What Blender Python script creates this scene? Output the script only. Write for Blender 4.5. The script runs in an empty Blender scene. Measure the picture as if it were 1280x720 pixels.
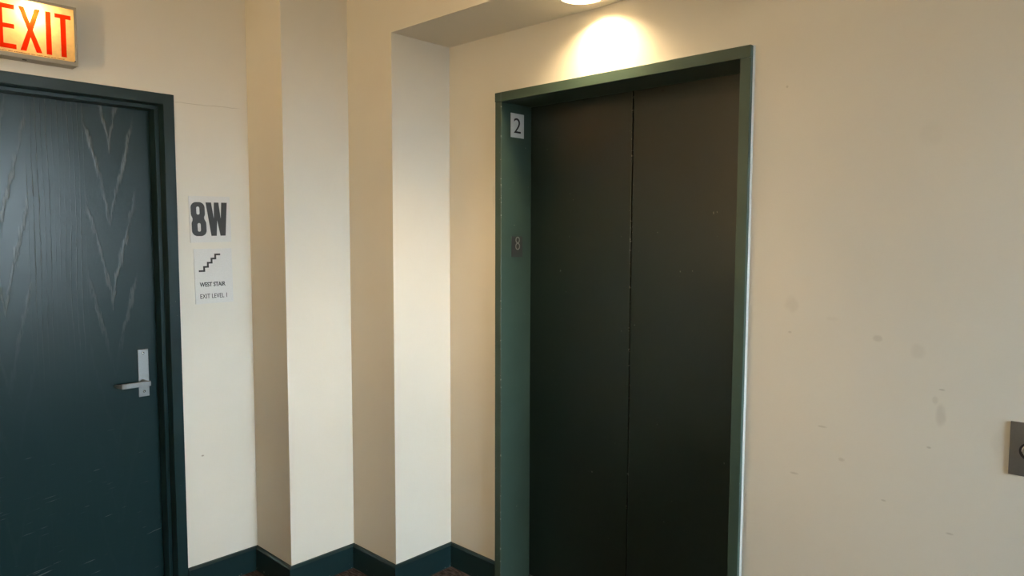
import bpy, bmesh, math, random
from mathutils import Vector, Matrix
random.seed(4)
C = bpy.context.scene.collection
SC = bpy.context.scene

# ---------------------------------------------------------------- camera
F_PX, PITCH, ROLL, YAW = 884.119, -0.0724, 0.0029, 0.7535
CAM = Vector((-1.5527, -3.1059, 1.5737))
fw = Vector((math.cos(YAW)*math.cos(PITCH), math.sin(YAW)*math.cos(PITCH), math.sin(PITCH)))
r0 = Vector((math.sin(YAW), -math.cos(YAW), 0)); u0 = r0.cross(fw)
rr = math.cos(ROLL)*r0 + math.sin(ROLL)*u0
uu = -math.sin(ROLL)*r0 + math.cos(ROLL)*u0
cd = bpy.data.cameras.new('camera'); cam = bpy.data.objects.new('camera', cd); C.objects.link(cam)
M = Matrix((rr, uu, -fw)).transposed().to_4x4(); M.translation = CAM
cam.matrix_world = M
cd.sensor_width = 36; cd.lens = F_PX/1280*36; cd.clip_start = 0.02
SC.camera = cam

# ---------------------------------------------------------------- world: overcast daylight over a city
EXPOSURE = 0.0
SKY = (0.71, 0.88, 1.0); SKY_STRENGTH = 56.0
GROUND = (0.60, 0.60, 0.60); GROUND_STRENGTH = 6.0
w = bpy.data.worlds.new('sky'); SC.world = w; w.use_nodes = True
nt = w.node_tree; nt.nodes.clear()
def wn(t, **k):
    n = nt.nodes.new(t)
    for a, b in k.items(): setattr(n, a, b)
    return n
tc = wn('ShaderNodeTexCoord'); sx = wn('ShaderNodeSeparateXYZ'); nt.links.new(tc.outputs['Generated'], sx.inputs[0])
mr = wn('ShaderNodeMapRange'); mr.interpolation_type = 'SMOOTHSTEP'
mr.inputs[1].default_value = -0.06; mr.inputs[2].default_value = 0.06
nt.links.new(sx.outputs[2], mr.inputs[0])
mx = wn('ShaderNodeMix', data_type='RGBA')
mx.inputs[6].default_value = tuple(c*GROUND_STRENGTH for c in GROUND)+(1,)
mx.inputs[7].default_value = tuple(c*SKY_STRENGTH for c in SKY)+(1,)
nt.links.new(mr.outputs[0], mx.inputs[0])
bg = wn('ShaderNodeBackground'); out = wn('ShaderNodeOutputWorld')
nt.links.new(mx.outputs[2], bg.inputs[0]); nt.links.new(bg.outputs[0], out.inputs[0])

SC.view_settings.view_transform = 'Standard'; SC.view_settings.look = 'None'
SC.view_settings.exposure = EXPOSURE; SC.view_settings.gamma = 1.0
SC.view_settings.use_curve_mapping = False

# lamp strengths (used by the lamp builders below)
WARM = (1.0, 0.69, 0.35)
SOFFIT_W = 11.0      # downlight over the elevator
DOME_E = (7.0, 9.0) # radiance of the lobby dome lights: by the stair door, by the elevator
SCONCE_W = 62.0     # uplight bowl on the left wall
LOBBY_W = 76.0      # recessed downlight in the lobby ceiling
EXIT_W = 1.75

# ---------------------------------------------------------------- helpers
def lin(r, g, b):
    f = lambda c: (c/255/12.92) if c/255 <= 0.04045 else ((c/255+0.055)/1.055)**2.4
    return (f(r), f(g), f(b), 1)

class NT:
    def __init__(s, name):
        s.m = bpy.data.materials.new(name); s.m.use_nodes = True
        s.t = s.m.node_tree; s.p = s.t.nodes['Principled BSDF']; s.o = s.t.nodes['Material Output']
        s._pos = None
    def n(s, t, **k):
        x = s.t.nodes.new(t)
        for a, b in k.items(): setattr(x, a, b)
        return x
    def l(s, a, b): s.t.links.new(a, b)
    def pos(s):
        if s._pos is None: s._pos = s.n('ShaderNodeNewGeometry').outputs['Position']
        return s._pos
    def math(s, op, a, b=None, c=None, clamp=False):
        x = s.n('ShaderNodeMath', operation=op, use_clamp=clamp)
        for i, v in enumerate((a, b, c)):
            if v is None: continue
            if isinstance(v, (int, float)): x.inputs[i].default_value = v
            else: s.l(v, x.inputs[i])
        return x.outputs[0]
    def scale(s, v, sc):
        x = s.n('ShaderNodeVectorMath', operation='MULTIPLY'); s.l(v, x.inputs[0]); x.inputs[1].default_value = sc
        return x.outputs[0]
    def noise(s, v, scale, detail=2, rough=0.5):
        x = s.n('ShaderNodeTexNoise'); s.l(v, x.inputs['Vector'])
        x.inputs['Scale'].default_value = scale; x.inputs['Detail'].default_value = detail
        x.inputs['Roughness'].default_value = rough
        return x.outputs['Fac']
    def ramp(s, v, a, b, lo=0.0, hi=1.0):
        x = s.n('ShaderNodeMapRange'); x.interpolation_type = 'SMOOTHSTEP'
        s.l(v, x.inputs[0])
        for i, q in enumerate((a, b, lo, hi)): x.inputs[i+1].default_value = q
        return x.outputs[0]
    def mix(s, fac, a, b):
        x = s.n('ShaderNodeMix', data_type='RGBA')
        for i, v in ((0, fac), (6, a), (7, b)):
            if isinstance(v, (tuple, float, int)): x.inputs[i].default_value = v
            else: s.l(v, x.inputs[i])
        return x.outputs[2]
    def bump(s, h, strength, dist=0.002, normal=None):
        x = s.n('ShaderNodeBump'); x.inputs['Strength'].default_value = strength; x.inputs['Distance'].default_value = dist
        s.l(h, x.inputs['Height'])
        if normal is not None: s.l(normal, x.inputs['Normal'])
        return x.outputs[0]
    def set(s, col=None, rough=0.5, metal=0.0, spec=0.5, normal=None):
        if col is not None:
            if isinstance(col, tuple): s.p.inputs['Base Color'].default_value = col
            else: s.l(col, s.p.inputs['Base Color'])
        if isinstance(rough, (int, float)): s.p.inputs['Roughness'].default_value = rough
        else: s.l(rough, s.p.inputs['Roughness'])
        s.p.inputs['Metallic'].default_value = metal
        s.p.inputs['Specular IOR Level'].default_value = spec
        if normal is not None: s.l(normal, s.p.inputs['Normal'])
        return s.m

def plain(name, col, rough=0.5, metal=0.0, spec=0.5, bump=0.0, bscale=200):
    t = NT(name)
    n = t.noise(t.pos(), bscale, 3)
    c = t.mix(t.ramp(n, 0.3, 0.7), tuple(x*0.94 for x in col[:3])+(1,), col)
    return t.set(c, rough, metal, spec, t.bump(n, bump, 0.001) if bump else None)

def wall_paint(name, col, marks=(), crack=None):
    """cream eggshell paint with roller texture; marks = (y/x axis, centre, z, half width, half height, strength)"""
    t = NT(name); P = t.pos()
    big = t.noise(P, 2.2, 3)
    c = t.mix(t.ramp(big, 0.3, 0.7), tuple(x*0.965 for x in col[:3])+(1,), col)
    if marks or crack:
        sp = t.n('ShaderNodeSeparateXYZ'); t.l(P, sp.inputs[0])
        wob = t.math('SUBTRACT', t.noise(P, 38, 3), 0.5)
        acc = None
        for ax, cc, z, hw, hh, st in marks:
            a = t.math('DIVIDE', t.math('SUBTRACT', sp.outputs[ax], cc), hw)
            b = t.math('DIVIDE', t.math('SUBTRACT', sp.outputs[2], z), hh)
            q = t.math('ADD', t.math('MULTIPLY', a, a), t.math('MULTIPLY', b, b))
            q = t.math('ADD', q, t.math('MULTIPLY', wob, 1.6))
            k = t.ramp(q, 0.1, 1.45, st*0.85, 0.0)
            acc = k if acc is None else t.math('MAXIMUM', acc, k)
        if crack:
            x0, x1, z0, slope, st = crack
            zz = t.math('ADD', t.math('SUBTRACT', sp.outputs[2], z0), t.math('MULTIPLY', t.math('SUBTRACT', sp.outputs[0], x0), slope))
            zz = t.math('ABSOLUTE', t.math('ADD', zz, t.math('MULTIPLY', t.math('SUBTRACT', t.noise(P, 16, 2), 0.5), 0.012)))
            k = t.ramp(zz, 0.0008, 0.0024, st, 0.0)
            k = t.math('MULTIPLY', k, t.ramp(sp.outputs[0], x0-0.01, x0+0.01))
            k = t.math('MULTIPLY', k, t.ramp(sp.outputs[0], x1-0.05, x1, 1.0, 0.0))
            acc = k if acc is None else t.math('MAXIMUM', acc, k)
        c = t.mix(acc, c, (col[0]*0.42, col[1]*0.38, col[2]*0.32, 1))
    # sparse scuffs
    sc = t.noise(t.scale(P, (9, 9, 26)), 1.0, 4, 0.7)
    c = t.mix(t.ramp(sc, 0.74, 0.80, 0.0, 0.18), c, (col[0]*0.5, col[1]*0.5, col[2]*0.5, 1))
    fine = t.noise(P, 260, 2); med = t.noise(P, 30, 3)
    nb = t.bump(fine, 0.22, 0.0012); nb = t.bump(med, 0.10, 0.004, nb)
    return t.set(c, 0.48, 0, 0.35, nb)

# ---- materials
CREAM = (0.765, 0.735, 0.655, 1)
TEAL = (0.010, 0.028, 0.032, 1)
m_wall = wall_paint('cream_wall_paint', CREAM)
m_wall_l = wall_paint('cream_wall_paint_by_the_stair_door', CREAM,
    marks=[(0, -0.246, 0.600, 0.006, 0.004, 0.9)], crack=(-0.32, -0.02, 2.135, -0.03, 0.35))
m_wall_r = wall_paint('cream_wall_paint_by_the_elevator', CREAM, marks=[
    (1, -2.234, 1.366, 0.022, 0.028, 0.16), (1, -2.487, 1.283, 0.013, 0.010, 0.26), (1, -2.592, 1.257, 0.020, 0.022, 0.13),
    (1, -2.655, 1.085, 0.013, 0.032, 0.26), (1, -2.64, 1.125, 0.008, 0.012, 0.20), (1, -2.655, 1.157, 0.008, 0.0025, 0.5),
    (1, -2.232, 1.277, 0.006, 0.004, 0.35), (1, -2.34, 0.995, 0.014, 0.003, 0.35), (1, -2.79, 1.035, 0.016, 0.035, 0.10),
    (1, -2.26, 0.83, 0.014, 0.004, 0.35), (1, -2.63, 0.99, 0.006, 0.003, 0.45), (1, -2.36, 1.33, 0.02, 0.006, 0.08),
    (1, -2.20, 2.04, 0.004, 0.004, 0.4), (1, -0.925, 1.75, 0.012, 0.06, 0.14), (1, -2.60, 1.86, 0.03, 0.035, 0.07),
    (1, -2.69, 0.76, 0.012, 0.003, 0.4), (1, -2.52, 0.81, 0.007, 0.003, 0.4), (1, -2.40, 0.905, 0.010, 0.006, 0.3)])
m_ceil = wall_paint('ceiling_paint', (0.74, 0.70, 0.62, 1))

def teal_paint(name, col=TEAL, rough=0.28, chips=0.0, zlow=None, arris=None):
    t = NT(name); P = t.pos()
    n = t.noise(P, 5, 3)
    c = t.mix(t.ramp(n, 0.3, 0.7), tuple(x*0.88 for x in col[:3])+(1,), col)
    if chips:
        k = t.ramp(t.noise(P, 95, 2), 0.77, 0.79, 0.0, chips)
        if zlow:
            sp = t.n('ShaderNodeSeparateXYZ'); t.l(P, sp.inputs[0])
            k = t.ramp(t.noise(P, 95, 2), 0.69, 0.72, 0.0, chips)
            k = t.math('MULTIPLY', k, t.ramp(sp.outputs[2], zlow*0.5, zlow, 1.0, 0.0))
        c = t.mix(k, c, (0.45, 0.43, 0.38, 1))
    if arris:                                            # paint rubbed off along one vertical edge at (x, y)
        sp = t.n('ShaderNodeSeparateXYZ'); t.l(P, sp.inputs[0])
        dx = t.math('ABSOLUTE', t.math('SUBTRACT', sp.outputs[0], arris[0])); dy = t.math('ABSOLUTE', t.math('SUBTRACT', sp.outputs[1], arris[1]))
        near = t.ramp(t.math('MAXIMUM', dx, dy), 0.002, 0.0045, 1.0, 0.0)
        near = t.math('MULTIPLY', near, t.ramp(t.noise(t.scale(P, (30, 30, 55)), 1.0, 2), 0.62, 0.68, 0.10, 0.6))
        c = t.mix(near, c, (0.40, 0.41, 0.37, 1))
    return t.set(c, rough, 0, 0.3, t.bump(t.noise(P, 160, 2), 0.08, 0.001))
m_frame = teal_paint('dark_teal_frame_paint', chips=0.6)
m_base = teal_paint('dark_teal_baseboard_paint', chips=0.8, zlow=0.03)
m_elframe = teal_paint('green_elevator_frame_paint', (0.046, 0.080, 0.064, 1), 0.36, chips=0.5, arris=(0.637, -0.986))

def stair_door_mat():
    """dark teal paint over open-grained veneer: straight flame grain with V-shaped cathedrals, rubbed scuffs low down"""
    t = NT('teal_painted_wood_grain'); P = t.pos()
    sp = t.n('ShaderNodeSeparateXYZ'); t.l(P, sp.inputs[0]); X, Z = sp.outputs[0], sp.outputs[2]
    wob = t.math('SUBTRACT', t.noise(t.scale(P, (5, 1, 0.9)), 1.0, 2), 0.5)
    fine = t.math('SUBTRACT', t.noise(t.scale(P, (60, 1, 14)), 1.0, 2), 0.5)
    # straight flame grain, with V-shaped cathedrals down two strips of the leaf
    xw = t.math('ADD', X, t.math('MULTIPLY', wob, 0.05))
    ph = t.math('ADD', t.math('MULTIPLY', xw, 56.0), t.math('MULTIPLY', fine, 0.35))
    s = t.math('ABSOLUTE', t.math('SINE', t.math('MULTIPLY', ph, math.pi)))
    line = t.ramp(s, 0.05, 0.38, 1.0, 0.0)
    line = t.math('MULTIPLY', line, t.ramp(t.noise(t.scale(P, (33, 0, 0.5)), 1.0, 1), 0.36, 0.60, 0.25, 1.0))
    line = t.math('MULTIPLY', line, t.ramp(X, -0.56, -0.60))
    for xv, z0 in ((-0.548, 0.31), (-0.925, 0.0)):
        ax = t.math('ABSOLUTE', t.math('SUBTRACT', t.math('ADD', X, t.math('MULTIPLY', wob, 0.03)), xv))
        g = t.math('SUBTRACT', t.math('ADD', Z, z0), t.math('MULTIPLY', t.math('POWER', ax, 0.9), 3.6))
        g = t.math('ADD', t.math('MULTIPLY', g, 3.1), t.math('MULTIPLY', fine, 0.45))
        v = t.ramp(t.math('ABSOLUTE', t.math('SINE', t.math('MULTIPLY', g, math.pi))), 0.08, 0.42, 1.0, 0.0)
        mk = t.ramp(ax, 0.075, 0.10, 1.0, 0.0)
        line = t.math('ADD', t.math('MULTIPLY', line, t.math('SUBTRACT', 1.0, mk)), t.math('MULTIPLY', v, mk))
    brk = t.ramp(t.noise(t.scale(P, (180, 1, 22)), 1.0, 3), 0.28, 0.52)
    patch = t.ramp(t.noise(P, 3.0, 2), 0.30, 0.55, 0.25, 1.0)
    line = t.math('MULTIPLY', line, t.math('MULTIPLY', brk, patch))
    line = t.math('MULTIPLY', line, t.ramp(Z, 0.9, 1.7, 0.03, 1.0))
    pores = t.ramp(t.noise(t.scale(P, (700, 1, 40)), 1.0, 2), 0.5, 0.75)
    col = t.mix(t.math('MULTIPLY', line, 0.75), TEAL, (0.105, 0.125, 0.125, 1))  # paler grain lines: the sheen on the raised grain is put into the colour
    # scuffs: thin streaks rising to the right, low on the leaf
    rot = t.n('ShaderNodeVectorRotate', rotation_type='Y_AXIS'); t.l(P, rot.inputs[0]); rot.inputs['Angle'].default_value = math.radians(9)
    q = t.noise(t.scale(rot.outputs[0], (7, 1, 150)), 1.0, 2, 0.6)
    q2 = t.ramp(t.noise(P, 9, 2), 0.47, 0.58)
    k = t.math('MULTIPLY', t.ramp(q, 0.66, 0.72), q2)
    k = t.math('MULTIPLY', k, t.ramp(Z, 0.55, 0.85, 0.75, 0.0))
    col = t.mix(k, col, (0.13, 0.15, 0.15, 1))
    nb = t.bump(line, 0.35, 0.0015); nb = t.bump(pores, 0.10, 0.0006, nb); nb = t.bump(t.noise(P, 7, 2), 0.06, 0.01, nb)
    return t.set(col, 0.26, 0, 0.26, nb)
m_leaf = stair_door_mat()

def elevator_mat():
    t = NT('dark_green_elevator_enamel'); P = t.pos()
    n = t.noise(t.scale(P, (1, 1.2, 0.7)), 2.0, 3)
    base = (0.0058, 0.0140, 0.0130, 1)
    c = t.mix(t.ramp(n, 0.3, 0.7), tuple(x*0.85 for x in base[:3])+(1,), base)
    k = t.ramp(t.noise(t.scale(P, (40, 60, 34)), 1.0, 2), 0.765, 0.785, 0.0, 0.35)
    c = t.mix(k, c, (0.25, 0.25, 0.22, 1))
    sp = t.n('ShaderNodeSeparateXYZ'); t.l(P, sp.inputs[0])
    near = t.ramp(t.math('ABSOLUTE', t.math('SUBTRACT', sp.outputs[1], -1.5195)), 0.003, 0.007, 1.0, 0.0)
    near = t.math('MULTIPLY', near, t.ramp(t.noise(t.scale(P, (30, 30, 60)), 1.0, 2), 0.66, 0.70, 0.0, 0.45))
    c = t.mix(near, c, (0.42, 0.41, 0.36, 1))
    return t.set(c, t.ramp(t.noise(P, 4, 3), 0.3, 0.7, 0.30, 0.36), 0, 0.5, t.bump(t.noise(P, 120, 2), 0.05, 0.001))
m_eldoor = elevator_mat()

def carpet_mat():
    t = NT('dark_brown_carpet'); P = t.pos()
    a = t.noise(t.scale(P, (140, 26, 1)), 1.0, 3); b = t.noise(P, 420, 2); d = t.noise(P, 3, 2)
    c = t.mix(t.ramp(a, 0.35, 0.68), (0.014, 0.011, 0.011, 1), (0.090, 0.074, 0.070, 1))
    c = t.mix(t.ramp(d, 0.4, 0.6, 0.0, 0.4), c, (0.022, 0.018, 0.018, 1))
    return t.set(c, 0.95, 0, 0.1, t.bump(b, 0.8, 0.004))
m_carpet = carpet_mat()

m_steel = plain('satin_stainless_steel', (0.27, 0.27, 0.265, 1), 0.40, 1.0)
m_plate = plain('brushed_call_plate_steel', (0.20, 0.19, 0.175, 1), 0.42, 0.85)
m_screw = plain('screw_steel', (0.62, 0.62, 0.60, 1), 0.25, 1.0)
m_sign = plain('white_sign_acrylic', (0.72, 0.72, 0.70, 1), 0.45)
m_ink = plain('charcoal_sign_letters', (0.025, 0.027, 0.028, 1), 0.5)
m_black = plain('black_number_ink', (0.012, 0.012, 0.012, 1), 0.5)
m_plaque = plain('dark_braille_plate', (0.030, 0.030, 0.029, 1), 0.4)
m_raised = plain('worn_grey_raised_number', (0.20, 0.20, 0.19, 1), 0.4)
m_caulk = plain('white_caulk', (0.72, 0.71, 0.66, 1), 0.5)
m_housing = plain('beige_grey_exit_sign_enamel', (0.36, 0.34, 0.29, 1), 0.45)
m_trimring = plain('white_lamp_trim', (0.80, 0.78, 0.72, 1), 0.4)
m_cone = plain('satin_reflector_cone', (0.85, 0.82, 0.76, 1), 0.35, 0.6)
m_winframe = plain('dark_window_frame', (0.05, 0.055, 0.06, 1), 0.4)
m_inside = plain('white_enamel_inside_sign', (0.85, 0.82, 0.74, 1), 0.6)
m_dark = plain('dark_rubber_and_void_backing', (0.01, 0.01, 0.01, 1), 0.7)  # also on the added backing walls, where near-black stands for an unlit void

def translucent(name, col, gl=0.08):
    t = NT(name)
    n = t.noise(t.pos(), 70, 3)
    c = t.mix(t.ramp(n, 0.3, 0.7), tuple(x*0.90 for x in col[:3])+(1,), col)
    tr = t.n('ShaderNodeBsdfTranslucent'); t.l(c, tr.inputs[0])
    df = t.n('ShaderNodeBsdfDiffuse'); t.l(c, df.inputs[0])
    mxs = t.n('ShaderNodeMixShader'); mxs.inputs[0].default_value = 0.35
    t.l(tr.outputs[0], mxs.inputs[1]); t.l(df.outputs[0], mxs.inputs[2])
    t.l(mxs.outputs[0], t.o.inputs[0])
    return t.m
m_panel = translucent('cream_translucent_glass', (0.95, 0.66, 0.30, 1))
m_red = translucent('red_translucent_letters', (0.80, 0.028, 0.004, 1))
m_redink = plain('red_small_print', (0.35, 0.05, 0.01, 1), 0.5)

def glow(name, col, strength):
    t = NT(name); t.p.inputs['Base Color'].default_value = (0.8, 0.8, 0.8, 1)
    t.p.inputs['Emission Color'].default_value = col+(1,); t.p.inputs['Emission Strength'].default_value = strength
    return t.m
m_bulb = glow('lit_lamp_face', (1.0, 0.72, 0.40), 300.0)

m_bulb2 = glow('lit_lobby_lamp_face', (1.0, 0.72, 0.40), 40.0)

def glass_mat():
    t = NT('window_glass')
    a = t.n('ShaderNodeBsdfTransparent'); b = t.n('ShaderNodeBsdfGlossy'); b.inputs['Roughness'].default_value = 0.02
    mxs = t.n('ShaderNodeMixShader'); mxs.inputs[0].default_value = 0.06
    t.l(a.outputs[0], mxs.inputs[1]); t.l(b.outputs[0], mxs.inputs[2]); t.l(mxs.outputs[0], t.o.inputs[0])
    return t.m
m_glass = glass_mat()

# ---- mesh helpers (all coordinates are world metres; each mesh gets its origin at its centre)
def link(name, bm, mat, parent=None, bevel=0.0, segs=2, smooth=False):
    bmesh.ops.recalc_face_normals(bm, faces=bm.faces)
    me = bpy.data.meshes.new(name); bm.to_mesh(me); bm.free()
    return link_me(name, me, mat, parent, bevel, segs, smooth)
def link_me(name, me, mat, parent=None, bevel=0.0, segs=2, smooth=False):
    vs = [v.co for v in me.vertices]
    c = Vector([(min(v[i] for v in vs)+max(v[i] for v in vs))/2 for i in range(3)])
    me.transform(Matrix.Translation(-c))
    me.materials.clear(); me.materials.append(mat)
    if smooth:
        for p in me.polygons: p.use_smooth = True
    o = bpy.data.objects.new(name, me); C.objects.link(o)
    if parent is not None:
        o.parent = parent; o.location = c - world_of(parent)
    else: o.location = c
    if bevel:
        b = o.modifiers.new('bevel', 'BEVEL'); b.width = bevel; b.segments = segs; b.limit_method = 'ANGLE'; b.angle_limit = math.radians(40)
        b.harden_normals = False
    return o
def world_of(o):
    v = o.location.copy()
    while o.parent: o = o.parent; v += o.location
    return v
def empty(name, loc, label=None, cat=None, group=None, kind=None):
    o = bpy.data.objects.new(name, None); C.objects.link(o); o.location = loc; o.empty_display_size = 0.05
    return tag(o, label, cat, group, kind)
def tag(o, label=None, cat=None, group=None, kind=None):
    for k, v in (('label', label), ('category', cat), ('group', group), ('kind', kind)):
        if v: o[k] = v
    return o
def add_box(bm, x0, x1, y0, y1, z0, z1):
    x0, x1 = sorted((x0, x1)); y0, y1 = sorted((y0, y1)); z0, z1 = sorted((z0, z1))
    v = [bm.verts.new(p) for p in ((x0,y0,z0),(x1,y0,z0),(x1,y1,z0),(x0,y1,z0),(x0,y0,z1),(x1,y0,z1),(x1,y1,z1),(x0,y1,z1))]
    for f in ((0,3,2,1),(4,5,6,7),(0,1,5,4),(1,2,6,5),(2,3,7,6),(3,0,4,7)): bm.faces.new([v[i] for i in f])
def box(*a):
    bm = bmesh.new(); add_box(bm, *a); return bm
def prism(pts, axis, a, b):
    """extrude polygon; axis 2: pts=(x,y); axis 0: pts=(y,z); axis 1: pts=(x,z)"""
    bm = bmesh.new()
    def P(p, t): return (p[0], p[1], t) if axis == 2 else (t, p[0], p[1]) if axis == 0 else (p[0], t, p[1])
    lo = [bm.verts.new(P(p, a)) for p in pts]; hi = [bm.verts.new(P(p, b)) for p in pts]
    bm.faces.new(lo); bm.faces.new(hi); n = len(pts)
    for i in range(n): bm.faces.new((lo[i], lo[(i+1)%n], hi[(i+1)%n], hi[i]))
    return bm
def lathe(prof, centre, ax=(0,0,1), n=40):
    """profile of (radius, along axis) turned about an axis through centre"""
    bm = bmesh.new(); q = Vector((0,0,1)).rotation_difference(Vector(ax)); c = Vector(centre); rings = []
    for r, h in prof:
        if r < 1e-6: rings.append([bm.verts.new(c+q@Vector((0,0,h)))])
        else: rings.append([bm.verts.new(c+q@Vector((r*math.cos(2*math.pi*i/n), r*math.sin(2*math.pi*i/n), h))) for i in range(n)])
    for A, B in zip(rings, rings[1:]):
        for i in range(n):
            j = (i+1) % n
            if len(A) == 1 and len(B) == 1: continue
            if len(A) == 1: bm.faces.new((A[0], B[i], B[j]))
            elif len(B) == 1: bm.faces.new((A[i], B[0], A[j]))
            else: bm.faces.new((A[i], B[i], B[j], A[j]))
    return bm
FACE_A = Matrix.Rotation(math.radians(90), 4, 'X')                                   # drawn on a wall facing -y
FACE_B = Matrix.Rotation(math.radians(-90), 4, 'Z') @ FACE_A                          # drawn on a wall facing -x
def curve_mesh(cv, name):
    o = bpy.data.objects.new(name, cv); C.objects.link(o)
    bpy.context.view_layer.update()
    me = bpy.data.meshes.new_from_object(o.evaluated_get(bpy.context.evaluated_depsgraph_get()))
    bpy.data.objects.remove(o); return me
def shape(name, contours, mat, parent, origin, face=FACE_A, depth=0.001, rot=0.0):
    """flat outline (with holes) standing on a wall; contours in metres from origin, depth = thickness"""
    cv = bpy.data.curves.new(name, 'CURVE'); cv.dimensions = '2D'; cv.fill_mode = 'BOTH'; cv.extrude = depth/2
    for c in contours:
        s = cv.splines.new('POLY'); s.points.add(len(c)-1)
        for p, q in zip(s.points, c): p.co = (q[0], q[1], 0, 1)
        s.use_cyclic_u = True
    me = curve_mesh(cv, name)
    me.transform(Matrix.Translation(origin) @ face @ Matrix.Rotation(rot, 4, 'Z'))
    return link_me(name, me, mat, parent)
def text(name, body, mat, parent, origin, w, h, face=FACE_A, depth=0.001, bold=0.0, rot=0.0, spacing=1.0):
    """lettering stretched to width w, cap height h, lower left at origin"""
    cv = bpy.data.curves.new(name, 'FONT'); cv.body = body; cv.size = 1; cv.extrude = 0.01; cv.offset = bold; cv.space_character = spacing
    me = curve_mesh(cv, name)
    xs = [v.co.x for v in me.vertices]; ys = [v.co.y for v in me.vertices]; zs = [v.co.z for v in me.vertices]
    S = Matrix.Diagonal((w/(max(xs)-min(xs)), h/(max(ys)-min(ys)), depth/(max(zs)-min(zs)), 1))
    me.transform(Matrix.Translation(origin) @ face @ Matrix.Rotation(rot, 4, 'Z') @ S @ Matrix.Translation((-min(xs), -min(ys), 0)))
    return link_me(name, me, mat, parent)
def rect(x0, z0, x1, z1): return [(x0,z0),(x1,z0),(x1,z1),(x0,z1)]
def stadium(cx, cz, hw, hh, r=None, n=8):
    r = hw if r is None else r; p = []
    for sx, sz, a0 in ((1,1,0),(-1,1,90),(-1,-1,180),(1,-1,270)):
        for i in range(n+1):
            a = math.radians(a0+90*i/n); p.append((cx+sx*(hw-r)+r*math.cos(a), cz+sz*(hh-r)+r*math.sin(a)))
    return p

# ================================================================ the room
A1, B1, A2, B2 = -0.3108, 0.3281, -0.6361, 0.6570     # steps of the corner
BB, ZS, ZC = 0.1127, 2.434, 2.75                       # baseboard top, elevator soffit, ceiling
XL, YR = -2.8, -6.2                                    # far left wall, rear wall
WT = 0.2
# stair door
DX0, DX1, DZ = -1.3353, -0.3247, 2.1626                # outer edges of its frame
# elevator entrance
EY0, EY1, EZ = -0.950, -2.089, 2.184
EI0, EI1, EIZ = -0.986, -2.053, 2.145                  # clear opening
XF, XD = 0.637, 0.831                                  # casing front, door face

def struct(name, bm, mat, label=None, parent=None, bevel=0.0):
    o = link(name, bm, mat, parent, bevel)
    if parent is None: tag(o, label, 'wall' if name.startswith('wall') else name.split('_')[0], None, 'structure')
    return o
struct('floor', box(XL-WT, 1.2, YR-WT, 0.45, -0.1, 0), m_carpet, 'dark brown carpet floor along the baseboards')
struct('ceiling', box(XL-WT, 1.2, YR-WT, 0.45, ZC, ZC+0.1), m_ceil, 'main lobby ceiling above the corner')
bm = bmesh.new()                                        # door wall with its opening
add_box(bm, XL-WT, DX0+0.015, 0, WT, 0, ZC); add_box(bm, DX1-0.015, 0.0, 0, WT, 0, ZC); add_box(bm, DX0+0.015, DX1-0.015, 0, WT, DZ-0.015, ZC)
struct('wall_left', bm, m_wall_l, 'cream wall around the dark teal stair door')
struct('wall_corner_left', box(0, B1, A1, WT, 0, ZC), m_wall, 'first cream pier step to the right of the stair signs')
struct('wall_corner_right', box(B1, B2+0.3, A2, WT, 0, ZC), m_wall, 'second cream pier step beside the elevator alcove')
bm = bmesh.new()
add_box(bm, B2, B2+0.3, EY0-0.015, A2, 0, ZC); add_box(bm, B2, B2+0.3, YR, EY1+0.015, 0, ZC); add_box(bm, B2, B2+0.3, EY1+0.015, EY0-0.015, EZ-0.015, ZC)
struct('wall_right', bm, m_wall_r, 'scuffed cream wall around the elevator')
struct('ceiling_soffit', box(B1, B2, YR, A2, ZS, ZC), m_wall, 'lowered cream soffit over the elevator with a downlight')
struct('wall_elevator_backing', box(B2+0.3, B2+0.34, YR, 0, 0, ZC), m_dark, 'dark backing wall added behind the elevator doors to keep light out')  # unseen backing, added so no sky light leaks through the panel seam
struct('wall_stair_backing', box(XL, 0.0, WT+0.02, WT+0.06, 0, ZC), m_dark, 'dark backing wall added behind the stair door to keep light out')  # unseen backing, added to block light at the gap under the leaf

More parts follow.
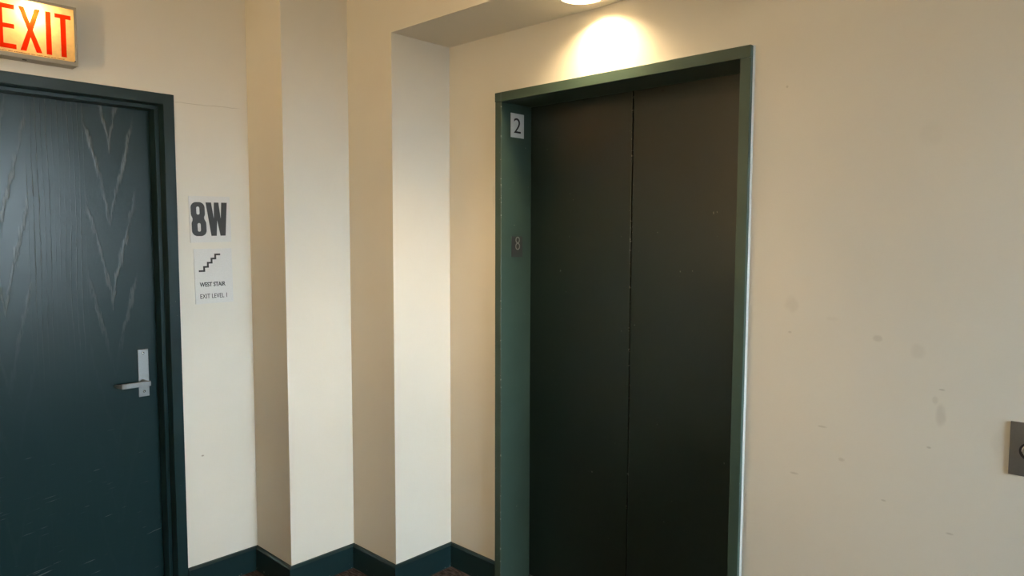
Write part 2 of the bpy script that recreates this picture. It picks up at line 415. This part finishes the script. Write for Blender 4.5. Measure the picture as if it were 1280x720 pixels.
# rear wall with window, far left wall with window
W1 = (-0.70, 0.63, 1.10, 2.50)
bm = bmesh.new()
add_box(bm, XL-WT, W1[0], YR-WT, YR, 0, ZC); add_box(bm, W1[1], 1.2, YR-WT, YR, 0, ZC)
add_box(bm, W1[0], W1[1], YR-WT, YR, 0, W1[2]); add_box(bm, W1[0], W1[1], YR-WT, YR, W1[3], ZC)
struct('wall_rear', bm, m_wall, 'cream wall with the large window behind the viewer')
struct('wall_far_left', box(XL-WT, XL, YR, WT, 0, ZC), m_wall, 'cream wall with a globe sconce left of the viewer')
def window(name, label, wall, a0, a1, z0, z1, axis):
    e = empty(name, ((a0+a1)/2, YR-0.1, z0) if axis == 0 else (XL-0.1, (a0+a1)/2, z0), label, 'window', None, 'structure')
    def bx(p0, p1, q0, q1, d0, d1):
        return box(p0, p1, YR-d1, YR-d0, q0, q1) if axis == 0 else box(XL-d1, XL-d0, p0, p1, q0, q1)
    t = 0.05
    for p in ((a0,a0+t,z0,z1),(a1-t,a1,z0,z1),(a0+t,a1-t,z0,z0+t),(a0+t,a1-t,z1-t,z1)): link('window_frame', bx(*p, 0.06, 0.14), m_winframe, e, 0.004)
    mid = (a0+a1)/2
    link('mullion', bx(mid-t/2, mid+t/2, z0+t, z1-t, 0.07, 0.13), m_winframe, e, 0.004)
    for p in ((a0+t, mid-t/2), (mid+t/2, a1-t)): link('pane', bx(p[0], p[1], z0+t, z1-t, 0.098, 0.104), m_glass, e)
    link('window_sill', bx(a0, a1, z0, z0+0.025, -0.03, 0.06), m_trimring, e, 0.004)
    ld = bpy.data.lights.new('window_portal', 'AREA'); ld.shape = 'RECTANGLE'; ld.size = a1-a0; ld.size_y = z1-z0
    ld.cycles.is_portal = True
    lo = bpy.data.objects.new('window_portal', ld); C.objects.link(lo)
    if axis == 0: lo.location = (mid, YR-0.17, (z0+z1)/2); lo.rotation_euler = (math.radians(90), 0, math.radians(180))
    else: lo.location = (XL-0.17, mid, (z0+z1)/2); lo.rotation_euler = (math.radians(90), 0, math.radians(90))
    return e
window('window_1', 'large dark framed window in the wall behind the viewer', 'rear', *W1, 0)

# baseboards: painted board with an eased top edge
def baseboard(name, label, pts):
    """pts: polyline (x,y) of the wall foot, room on the right-hand side of travel"""
    T = 0.016
    off = []
    for i, p in enumerate(pts):
        p = Vector(p); ds = []
        if i > 0: ds.append((p-Vector(pts[i-1])).normalized())
        if i < len(pts)-1: ds.append((Vector(pts[i+1])-p).normalized())
        n = Vector((0, 0))
        for d in ds: n += Vector((d.y, -d.x))
        off.append(n)
    prof = [(0, 0), (T, 0), (T, BB-0.010), (T-0.006, BB-0.001), (0.001, BB)]
    bm = bmesh.new(); rows = [[bm.verts.new((p[0]+o.x*d, p[1]+o.y*d, z)) for d, z in prof] for p, o in zip(pts, off)]
    for A, B in zip(rows, rows[1:]):
        for k in range(len(prof)): bm.faces.new((A[k], A[(k+1)%5], B[(k+1)%5], B[k]))
    bm.faces.new(rows[0]); bm.faces.new(rows[-1])
    o = link(name, bm, m_base); return tag(o, label, 'baseboard', None, 'structure')
baseboard('baseboard_left', 'dark teal baseboard under the stair signs', [(DX1, 0), (0, 0)])
baseboard('baseboard_corner_left', 'dark teal baseboard wrapping the first pier step', [(0.0, -0.016), (0, A1), (B1, A1)])
baseboard('baseboard_corner_right', 'dark teal baseboard wrapping the pier step beside the elevator alcove', [(B1, A1-0.016), (B1, A2), (B2, A2)])
baseboard('baseboard_right', 'short dark teal baseboard against the elevator frame', [(B2, A2-0.016), (B2, EY0)])
baseboard('baseboard_far_right', 'dark teal baseboard on the wall right of the elevator', [(B2, EY1-0.007), (B2, YR)])
baseboard('baseboard_far_left', 'dark teal baseboard on the wall left of the stair door', [(XL, 0), (DX0, 0)])

# ================================================================ stair door
d1 = empty('door_1', ((DX0+DX1)/2, 0.05, 0), 'dark teal wood grain stair door with a steel lever handle', 'door', None, 'structure')
FI, SI, YS, YD, FP = 0.045, 0.062, 0.045, 0.105, -0.006
def jamb_prof(sgn, xo):
    return [(xo, FP), (xo-sgn*FI, FP), (xo-sgn*FI, YS), (xo-sgn*SI, YS), (xo-sgn*SI, YD), (xo-sgn*FI, YD), (xo-sgn*FI, 0.165), (xo, 0.165)]
link('frame_jamb', prism(jamb_prof(1, DX1), 2, 0, DZ), m_frame, d1, 0.0022)
link('frame_jamb', prism(jamb_prof(-1, DX0), 2, 0, DZ), m_frame, d1, 0.0022)
hp = [(FP+0.0003, DZ-0.0003), (FP+0.0003, DZ-FI), (YS, DZ-FI), (YS, DZ-SI), (YD, DZ-SI), (YD, DZ-FI), (0.165, DZ-FI), (0.165, DZ-0.0003)]
link('frame_head', prism(hp, 0, DX0+0.02, DX1-0.02), m_frame, d1, 0.0022)
leaf = link('door_leaf', box(DX0+FI+0.003, DX1-FI-0.003, YD+0.002, YD+0.046, 0.010, DZ-FI-0.003), m_leaf, d1, 0.002)
YL = YD+0.002
# lever set
def L(x): return x
h = empty('door_handle', (-0.444, YL, 0.952)); h.parent = d1; h.location = Vector((-0.444, YL, 0.952)) - d1.location
h['label'] = 'satin steel lever on a tall narrow plate'
px0, px1, pz0, pz1 = -0.4645, -0.4225, 0.8835, 1.0875
link('escutcheon_plate', box(px0, px1, YL-0.0035, YL+0.001, pz0, pz1), m_steel, h, 0.0008)
for zz in (pz1-0.016, pz0+0.022):
    link('screw', lathe([(0, 0.004), (0.0025, 0.0038), (0.005, 0.0022), (0.0056, 0)], ((px0+px1)/2, YL-0.0035, zz), (0,-1,0), 20), m_screw, h, smooth=True)
zl = 0.948
bm = lathe([(0.0125, 0), (0.0125, 0.030), (0.0115, 0.056), (0, 0.056)], (-0.4475, YL-0.002, zl), (0,-1,0), 24)
link('spindle_hub', bm, m_steel, h, smooth=False)
# flat bar lever that sweeps left and turns back to the door at its end
bm = bmesh.new(); cs = []
path = [(-0.4365, YL-0.060), (-0.446, YL-0.060), (-0.500, YL-0.060), (-0.532, YL-0.060), (-0.546, YL-0.056), (-0.553, YL-0.046), (-0.557, YL-0.030), (-0.560, YL-0.014)]
for i, (x, y) in enumerate(path):
    a = Vector(path[max(i-1, 0)]); b = Vector(path[min(i+1, len(path)-1)]); d = (b-a).normalized(); n = Vector((-d.y, d.x))
    hh = 0.0105 if i < 5 else 0.0105-0.0022*(i-4); tk = 0.0052
    cs.append([bm.verts.new((x+n.x*s*tk, y+n.y*s*tk, zl+t*hh)) for s, t in ((1,-1),(1,1),(-1,1),(-1,-1))])
for A, B in zip(cs, cs[1:]):
    for k in range(4): bm.faces.new((A[k], A[(k+1)%4], B[(k+1)%4], B[k]))
bm.faces.new(cs[0]); bm.faces.new(cs[-1])
link('lever', bm, m_steel, h, 0.002)

# ================================================================ elevator entrance
d2 = empty('door_2', (XD, (EI0+EI1)/2, 0), 'dark green two-panel elevator door in a green frame', 'door', None, 'structure')
link('frame_jamb', prism([(XF, EY0), (XF, EI0), (XD-0.002, EI0), (XD-0.002, EI0+0.006), (0.90, EI0+0.006), (0.90, EY0)], 2, 0, EIZ), m_elframe, d2, 0.0015)
link('frame_jamb', prism([(XF, EY1), (XF, EI1), (XD-0.002, EI1), (XD-0.002, EI1-0.006), (0.90, EI1-0.006), (0.90, EY1)], 2, 0, EIZ), m_elframe, d2, 0.0015)
link('frame_head', prism([(XF-0.0025, EZ), (XF-0.0025, EIZ), (XD-0.002, EIZ), (XD-0.002, EIZ+0.008), (0.90, EIZ+0.008), (0.90, EZ)], 1, EY1, EY0) if False else
     prism([(XF-0.0025, EIZ), (XD-0.002, EIZ), (XD-0.002, EIZ+0.008), (0.90, EIZ+0.008), (0.90, EZ), (XF-0.0025, EZ)], 1, EY1, EY0), m_elframe, d2, 0.0015)
ym = -1.5195
link('door_panel', box(XD, XD+0.035, EI0+0.004, ym+0.0022, 0.004, EIZ+0.006), m_eldoor, d2, 0.003, 3)
link('door_panel', box(XD, XD+0.035, ym-0.0022, EI1-0.004, 0.004, EIZ+0.006), m_eldoor, d2, 0.003, 3)
link('keyhole', lathe([(0.0045, 0), (0.0045, 0.0012), (0.002, 0.0016), (0, 0.0004)], (XD, -1.651, 2.128), (-1,0,0), 16), m_dark, d2)
link('caulk_bead', prism([(B2-0.0045, EY1), (B2, EY1-0.0052), (B2+0.001, EY1)], 2, 0, EZ+0.001), m_caulk, d2)
link('door_track', box(XD-0.001, XD+0.04, EI1, EI0, 0.0, 0.003), m_plate, d2)

# ================================================================ signs
def sign8(e, ox, oz, rot):
    pass
# 8W
RW = math.radians(1.2)
s1 = empty('room_sign', (-0.1837, 0, 1.5455), 'square white sign reading 8W beside the stair door', 'sign')
o8 = Vector((-0.1837, -0.004, 1.646))
shape('sign_panel', [rect(-0.0905, -0.1005, 0.0905, 0.1005)], m_sign, s1, o8+Vector((0, 0.002, 0)), depth=0.004, rot=RW)
def eight(cx, z0, z1, hw_t, hw_b, hole, hr):
    zm = z0+(z1-z0)*0.508; r = 0.024
    out = []
    top = stadium(cx-0.0015, (zm+z1)/2-0.001, hw_t, (z1-zm)/2+0.001, r); bot = stadium(cx+0.0012, (zm+z0)/2+0.001, hw_b, (zm-z0)/2+0.001, r)
    cut = 0.006                                     # keep each bowl to its own side of the waist
    T = [p for p in top]; B = [p for p in bot]
    up = [p for p in T if p[1] > zm+cut]; lo = [p for p in B if p[1] < zm-cut]
    up.sort(key=lambda p: math.atan2(p[1]-(zm+z1)/2, p[0]-cx)); lo.sort(key=lambda p: math.atan2(p[1]-(zm+z0)/2, p[0]-cx))
    # walk: right waist, up over the top bowl, left waist, round the bottom bowl
    up = sorted(up, key=lambda p: (math.atan2(p[1]-zm, p[0]-cx)))
    lo = sorted(lo, key=lambda p: (math.atan2(p[1]-zm, p[0]-cx)))
    out = [(cx+hw_t*0.83, zm)]+up+[(cx-hw_t*0.83, zm)]+lo
    return [out, stadium(cx-0.001, (zm+z1)/2-0.0005, hole, (z1-zm)/2-hr), stadium(cx+0.0015, (zm+z0)/2+0.0005, hole, (zm-z0)/2-hr)]
shape('digit', eight(-0.0525, -0.0725, 0.0745, 0.0300, 0.0315, 0.0072, 0.0185), m_ink, s1, o8+Vector((0, -0.0007, 0)), depth=0.0015, rot=RW)
wl, wr, wt, wb = -0.0185, 0.0760, 0.0735, -0.0725
W = [(wl, wt), (wl+0.0235, wt), (wl+0.0335, wb+0.072), (wl+0.0365, wt), (wl+0.0565, wt), (wl+0.0640, wb+0.072), (wr-0.0250, wt), (wr, wt),
     (wr-0.0120, wb), (wr-0.0345, wb), (wl+0.0475, wb+0.070), (wl+0.0425, wb), (wl+0.0195, wb)]
shape('letter', [W], m_ink, s1, o8+Vector((0, -0.0007, 0)), depth=0.0015, rot=RW)

# stair sign
RS = math.radians(0.7)
s2 = empty('stair_sign', (-0.175, 0, 1.277), 'white sign with a stair symbol reading WEST STAIR EXIT LEVEL 1', 'sign')
os_ = Vector((-0.175, -0.004, 1.397))
shape('sign_panel', [rect(-0.0840, -0.1205, 0.0840, 0.1205)], m_sign, s2, os_+Vector((0, 0.002, 0)), depth=0.004, rot=RS)
sw, st = 0.0170, 0.0078
x, z = -0.0660, 0.0235; up_, lo_ = [], []
pts = [(x, z), (x+0.0235, z)]
for i in range(4):
    px, pz = pts[-1]; pts.append((px, pz+0.0177))
    pts.append((px+(0.0170 if i < 3 else 0.0225), pz+0.0177))
hs = st/2
def offset_path(pts, h):
    """stroke an axis-aligned stair path"""
    L_, R_ = [], []
    for i, p in enumerate(pts):
        p = Vector(p); a = (p-Vector(pts[i-1])).normalized() if i else None; b = (Vector(pts[i+1])-p).normalized() if i < len(pts)-1 else None
        n = Vector((0, 0))
        for d in (a, b):
            if d is not None: n += Vector((-d.y, d.x))
        L_.append(p+n*h); R_.append(p-n*h)
    return [tuple(q) for q in L_]+[tuple(q) for q in reversed(R_)]
on = os_+Vector((0, -0.0007, 0))
shape('stair_symbol', [offset_path(pts, hs)], m_ink, s2, on, depth=0.0012, rot=RS)
text('lettering', 'WEST STAIR', m_ink, s2, on+Vector((-0.0635, 0, -0.0465)), 0.1140, 0.0195, bold=0.022, rot=RS, depth=0.0012)
text('lettering', 'EXIT LEVEL 1', m_ink, s2, on+Vector((-0.0625, 0, -0.0985)), 0.1190, 0.0200, bold=0.002, rot=RS, depth=0.0012, spacing=1.05)

# number 2 sticker and braille 8 plate on the left elevator jamb
s3 = empty('number_sign', (0.736, EI0, 2.004), 'small white plate with a black number 2 high on the elevator jamb', 'sign')
shape('sign_panel', [rect(-0.0415, -0.0515, 0.0415, 0.0515)], m_sign, s3, Vector((0.7365, EI0-0.0012, 2.0545)), depth=0.0022)
text('digit', '2', m_black, s3, Vector((0.7133, EI0-0.0026, 2.0225)), 0.0440, 0.0640, depth=0.0006, bold=-0.004)
s4 = empty('braille_plate', (0.737, EI0, 1.485), 'small dark plate with a raised 8 lower on the elevator jamb', 'sign')
shape('sign_panel', [rect(-0.0345, -0.0450, 0.0345, 0.0450)], m_plaque, s4, Vector((0.737, EI0-0.0012, 1.5302)), depth=0.0024)
def ring(cx, cz, hw, hh, t): return [stadium(cx, cz, hw, hh, None, 6), stadium(cx, cz, hw-t, hh-t, None, 6)]
shape('digit', ring(0.0025, 0.0290, 0.0130, 0.0145, 0.0042), m_raised, s4, Vector((0.737, EI0-0.0030, 1.5302)), depth=0.0016)
shape('digit', ring(0.0025, 0.0010, 0.0140, 0.0155, 0.0042), m_raised, s4, Vector((0.737, EI0-0.0030, 1.5302)), depth=0.0016)

# ================================================================ exit sign (bulb inside a hollow box)
EX0, EX1, EZ0, EZ1, EYF = -0.968, -0.6955, 2.2055, 2.4185, -0.066
ex = empty('exit_sign', ((EX0+EX1)/2, 0, EZ0), 'lit exit sign with red letters above the stair door', 'exit sign')
bm = bmesh.new(); t = 0.004
add_box(bm, EX0, EX1, -0.004, -0.0005, EZ0, EZ1)
add_box(bm, EX0, EX0+t, EYF, -0.004, EZ0, EZ1); add_box(bm, EX1-t, EX1, EYF, -0.004, EZ0, EZ1)
add_box(bm, EX0+t, EX1-t, EYF, -0.004, EZ0, EZ0+t); add_box(bm, EX0+t, EX1-t, EYF, -0.004, EZ1-t, EZ1)
link('housing', bm, m_housing, ex)
fx0, fx1, fz0, fz1 = EX0+0.0075, EX1-0.0075, EZ0+0.0135, EZ1-0.0085
shape('bezel', [rect(EX0-0.001, EZ0-0.001, EX1+0.001, EZ1+0.001), rect(fx0, fz0, fx1, fz1)], m_housing, ex, Vector((0, EYF-0.001, 0)), depth=0.004)
zt, zb = 2.3865, 2.2330
E_ = [(-0.9445, zb), (-0.8857, zb), (-0.8857, zb+0.0165), (-0.9235, zb+0.0165), (-0.9235, zb+0.0700), (-0.8900, zb+0.0700), (-0.8900, zb+0.0860), (-0.9235, zb+0.0860), (-0.9235, zt-0.0165), (-0.8880, zt-0.0165), (-0.8880, zt), (-0.9445, zt)]
X_ = [(-0.8755, zt), (-0.8590, zt), (-0.8425, zt-0.0520), (-0.8265, zt), (-0.8095, zt), (-0.8335, zt-0.0760), (-0.8070, zb), (-0.8250, zb), (-0.8415, zb+0.0510), (-0.8560, zb), (-0.8745, zb), (-0.8495, zt-0.0780)]
I_ = rect(-0.7935, zb, -0.7765, zt)
T_ = [(-0.7640, zt), (-0.7120, zt), (-0.7120, zt-0.0150), (-0.7290, zt-0.0150), (-0.7290, zb), (-0.7465, zb), (-0.7465, zt-0.0150), (-0.7640, zt-0.0150)]
OF = Vector((0, EYF+0.004, 0))
shape('glass_face', [rect(fx0-0.002, fz0-0.002, fx1+0.002, fz1+0.002), E_, X_, I_, T_], m_panel, ex, OF, depth=0.0)
for c in (E_, X_, I_, T_): shape('letter', [c], m_red, ex, OF, depth=0.0)
bm = bmesh.new(); xx = -0.935
while xx < -0.74:                                        # line of tiny illegible print under the letters
    ww = random.uniform(0.002, 0.009); add_box(bm, xx, xx+ww, EYF+0.0030, EYF+0.0036, 2.2232, 2.2250); xx += ww+random.choice((0.0012, 0.0012, 0.004))
link('small_print', bm, m_redink, ex)
link('latch', box(-0.865, -0.852, -0.044, -0.036, EZ0-0.0015, EZ0+0.001), m_dark, ex)
link('corner_clip', prism([(fx1-0.005, fz0), (fx1, fz0), (fx1, fz0+0.006)], 1, EYF-0.004, EYF), m_dark, ex)
ld = bpy.data.lights.new('exit_bulb', 'POINT'); ld.energy = EXIT_W; ld.color = (1.0, 0.80, 0.50); ld.shadow_soft_size = 0.012
lo = bpy.data.objects.new('exit_bulb', ld); C.objects.link(lo); lo.parent = ex; lo.location = Vector((-0.838, -0.034, 2.368))-ex.location

# ================================================================ downlights
def downlight(label, x, y, z, watts, half_deg, blend, tilt=(0, 0), group=None):
    e = empty('downlight', (x, y, z), label, 'downlight', group)
    R = 0.0755
    link('trim_ring', lathe([(R, 0.004), (R, -0.003), (R+0.003, -0.0045), (R+0.014, -0.003), (R+0.016, 0.0), (R+0.016, 0.001)], (x, y, z-0.001), n=56), m_trimring, e, smooth=True)
    link('reflector', lathe([(R, 0.002), (R-0.006, 0.03), (R-0.020, 0.07), (R-0.022, 0.072)], (x, y, z-0.001), n=56), m_cone, e, smooth=True)
    link('lamp_face', lathe([(0, 0.056), (0.03, 0.057), (0.050, 0.062), (0.0565, 0.068)], (x, y, z-0.001), n=40), m_bulb if tilt != (0, 0) else m_bulb2, e, smooth=True)
    ld = bpy.data.lights.new('downlight_lamp', 'SPOT'); ld.energy = watts; ld.color = WARM; ld.shadow_soft_size = 0.02
    ld.spot_size = math.radians(2*half_deg); ld.spot_blend = blend
    lo = bpy.data.objects.new('downlight_lamp', ld); C.objects.link(lo); lo.parent = e; lo.location = (0, 0, 0.046)
    lo.rotation_euler = (math.radians(tilt[0]), math.radians(tilt[1]), 0)
    return e
# recesses are cut into the soffit and the ceiling so that the cans are real holes
def cut_can(obj, spots, zc):
    for (x, y) in spots:
        bm = lathe([(0, -0.06), (0.079, -0.06), (0.079, 0.085), (0, 0.085)], (x, y, zc), n=48)
        bmesh.ops.recalc_face_normals(bm, faces=bm.faces)
        me = bpy.data.meshes.new('cut'); bm.to_mesh(me); bm.free()
        c = bpy.data.objects.new('cut', me); C.objects.link(c)
        md = obj.modifiers.new('cut', 'BOOLEAN'); md.object = c; md.solver = 'EXACT'
        bpy.context.view_layer.update()
        new = bpy.data.meshes.new_from_object(obj.evaluated_get(bpy.context.evaluated_depsgraph_get()))
        obj.modifiers.clear(); obj.data = new; bpy.data.objects.remove(c)
cut_can(bpy.data.objects['ceiling_soffit'], [(0.515, -1.505)], ZS)
downlight('lit recessed downlight in the soffit over the elevator', 0.515, -1.505, ZS, SOFFIT_W, 40, 1.0, (-5, -32))
m_sconce = glow('lit_frosted_bulb', (1.0, 0.72, 0.40), 30.0)
cut_can(bpy.data.objects['ceiling'], [(0.02, -1.42)], ZC)
downlight('lit recessed downlight in the lobby ceiling facing the elevator', 0.02, -1.42, ZC, LOBBY_W, 45, 0.75)
for (x, y), rad, lb in (((-1.15, -1.1), DOME_E[0], 'opal glass dome light on the ceiling in front of the stair door'),
        ((-0.35, -1.75), DOME_E[1], 'opal glass dome light on the ceiling in front of the elevator')):
    m_globe = glow('lit_opal_glass', (1.0, 0.69, 0.35), rad)
    e = empty('ceiling_dome_light', (x, y, ZC), lb, 'ceiling light', 'dome lights on the lobby ceiling')
    link('base_ring', lathe([(0, 0), (0.165, 0), (0.17, -0.01), (0.165, -0.03), (0.15, -0.03)], (x, y, ZC), n=48), m_trimring, e, smooth=True)
    link('glass_dome', lathe([(0.15, -0.028)]+[(0.15*math.cos(a*math.pi/16), -0.028-0.085*math.sin(a*math.pi/16)) for a in range(1, 8)]+[(0, -0.113)], (x, y, ZC), n=48), m_globe, e, smooth=True)
sy, sz = -1.25, 1.70
e = empty('wall_sconce', (XL, sy, sz), 'plaster bowl uplight on the wall left of the viewer', 'wall lamp')
link('back_plate', lathe([(0, 0), (0.06, 0), (0.06, 0.012), (0.05, 0.018), (0, 0.018)], (XL, sy, sz-0.06), (1,0,0), 40), m_trimring, e)
link('arm', lathe([(0.012, 0.015), (0.012, 0.06)], (XL, sy, sz-0.06), (1,0,0), 20), m_trimring, e)
link('bowl', lathe([(0, -0.11), (0.05, -0.10), (0.09, -0.07), (0.115, -0.03), (0.125, 0.0), (0.120, 0.0), (0.110, -0.03), (0.086, -0.066), (0.048, -0.095), (0, -0.104)], (XL+0.14, sy, sz), n=40), m_trimring, e, smooth=True)
link('bulb', lathe([(0.012, -0.09), (0.013, -0.06), (0.026, -0.035)]+[(0.03*math.cos(math.radians(a)), -0.02+0.03*math.sin(math.radians(a))) for a in range(0, 90, 15)]+[(0, 0.01)], (XL+0.14, sy, sz-0.035), n=24), m_sconce, e, smooth=True)
ld = bpy.data.lights.new('sconce_lamp', 'POINT'); ld.energy = SCONCE_W; ld.color = WARM; ld.shadow_soft_size = 0.035
lo = bpy.data.objects.new('sconce_lamp', ld); C.objects.link(lo); lo.parent = e; lo.location = (0.14, 0, 0.008)

# ================================================================ call button
cb = empty('call_button_panel', (B2, -2.859, 0.960), 'brushed steel plate with a round elevator call button at the right edge', 'call button')
link('face_plate', box(B2-0.004, B2, -2.9035, -2.8145, 0.960, 1.1005), m_plate, cb, 0.0015)
link('button_ring', lathe([(0.0175, 0), (0.0235, 0), (0.0235, 0.002), (0.0175, 0.002), (0.0175, 0)], (B2-0.004, -2.859, 1.027), (-1,0,0), 40), m_dark, cb)
bt = link('button', lathe([(0.0, 0.0035), (0.016, 0.0035), (0.0185, 0.0025), (0.0195, 0.0)], (B2-0.004, -2.859, 1.027), (-1,0,0), 40), m_screw, cb)
shape('arrow', [[(-0.010, 0.008), (0.010, 0.008), (0, -0.010)]], m_black, bt, Vector((B2-0.0077, -2.859, 1.027)), face=FACE_B, depth=0.0006)
for zz in (0.977, 1.084):
    link('screw', lathe([(0, 0.002), (0.003, 0.0018), (0.0048, 0.0)], (B2-0.004, -2.859, zz), (-1,0,0), 20), m_dark, cb, smooth=True)
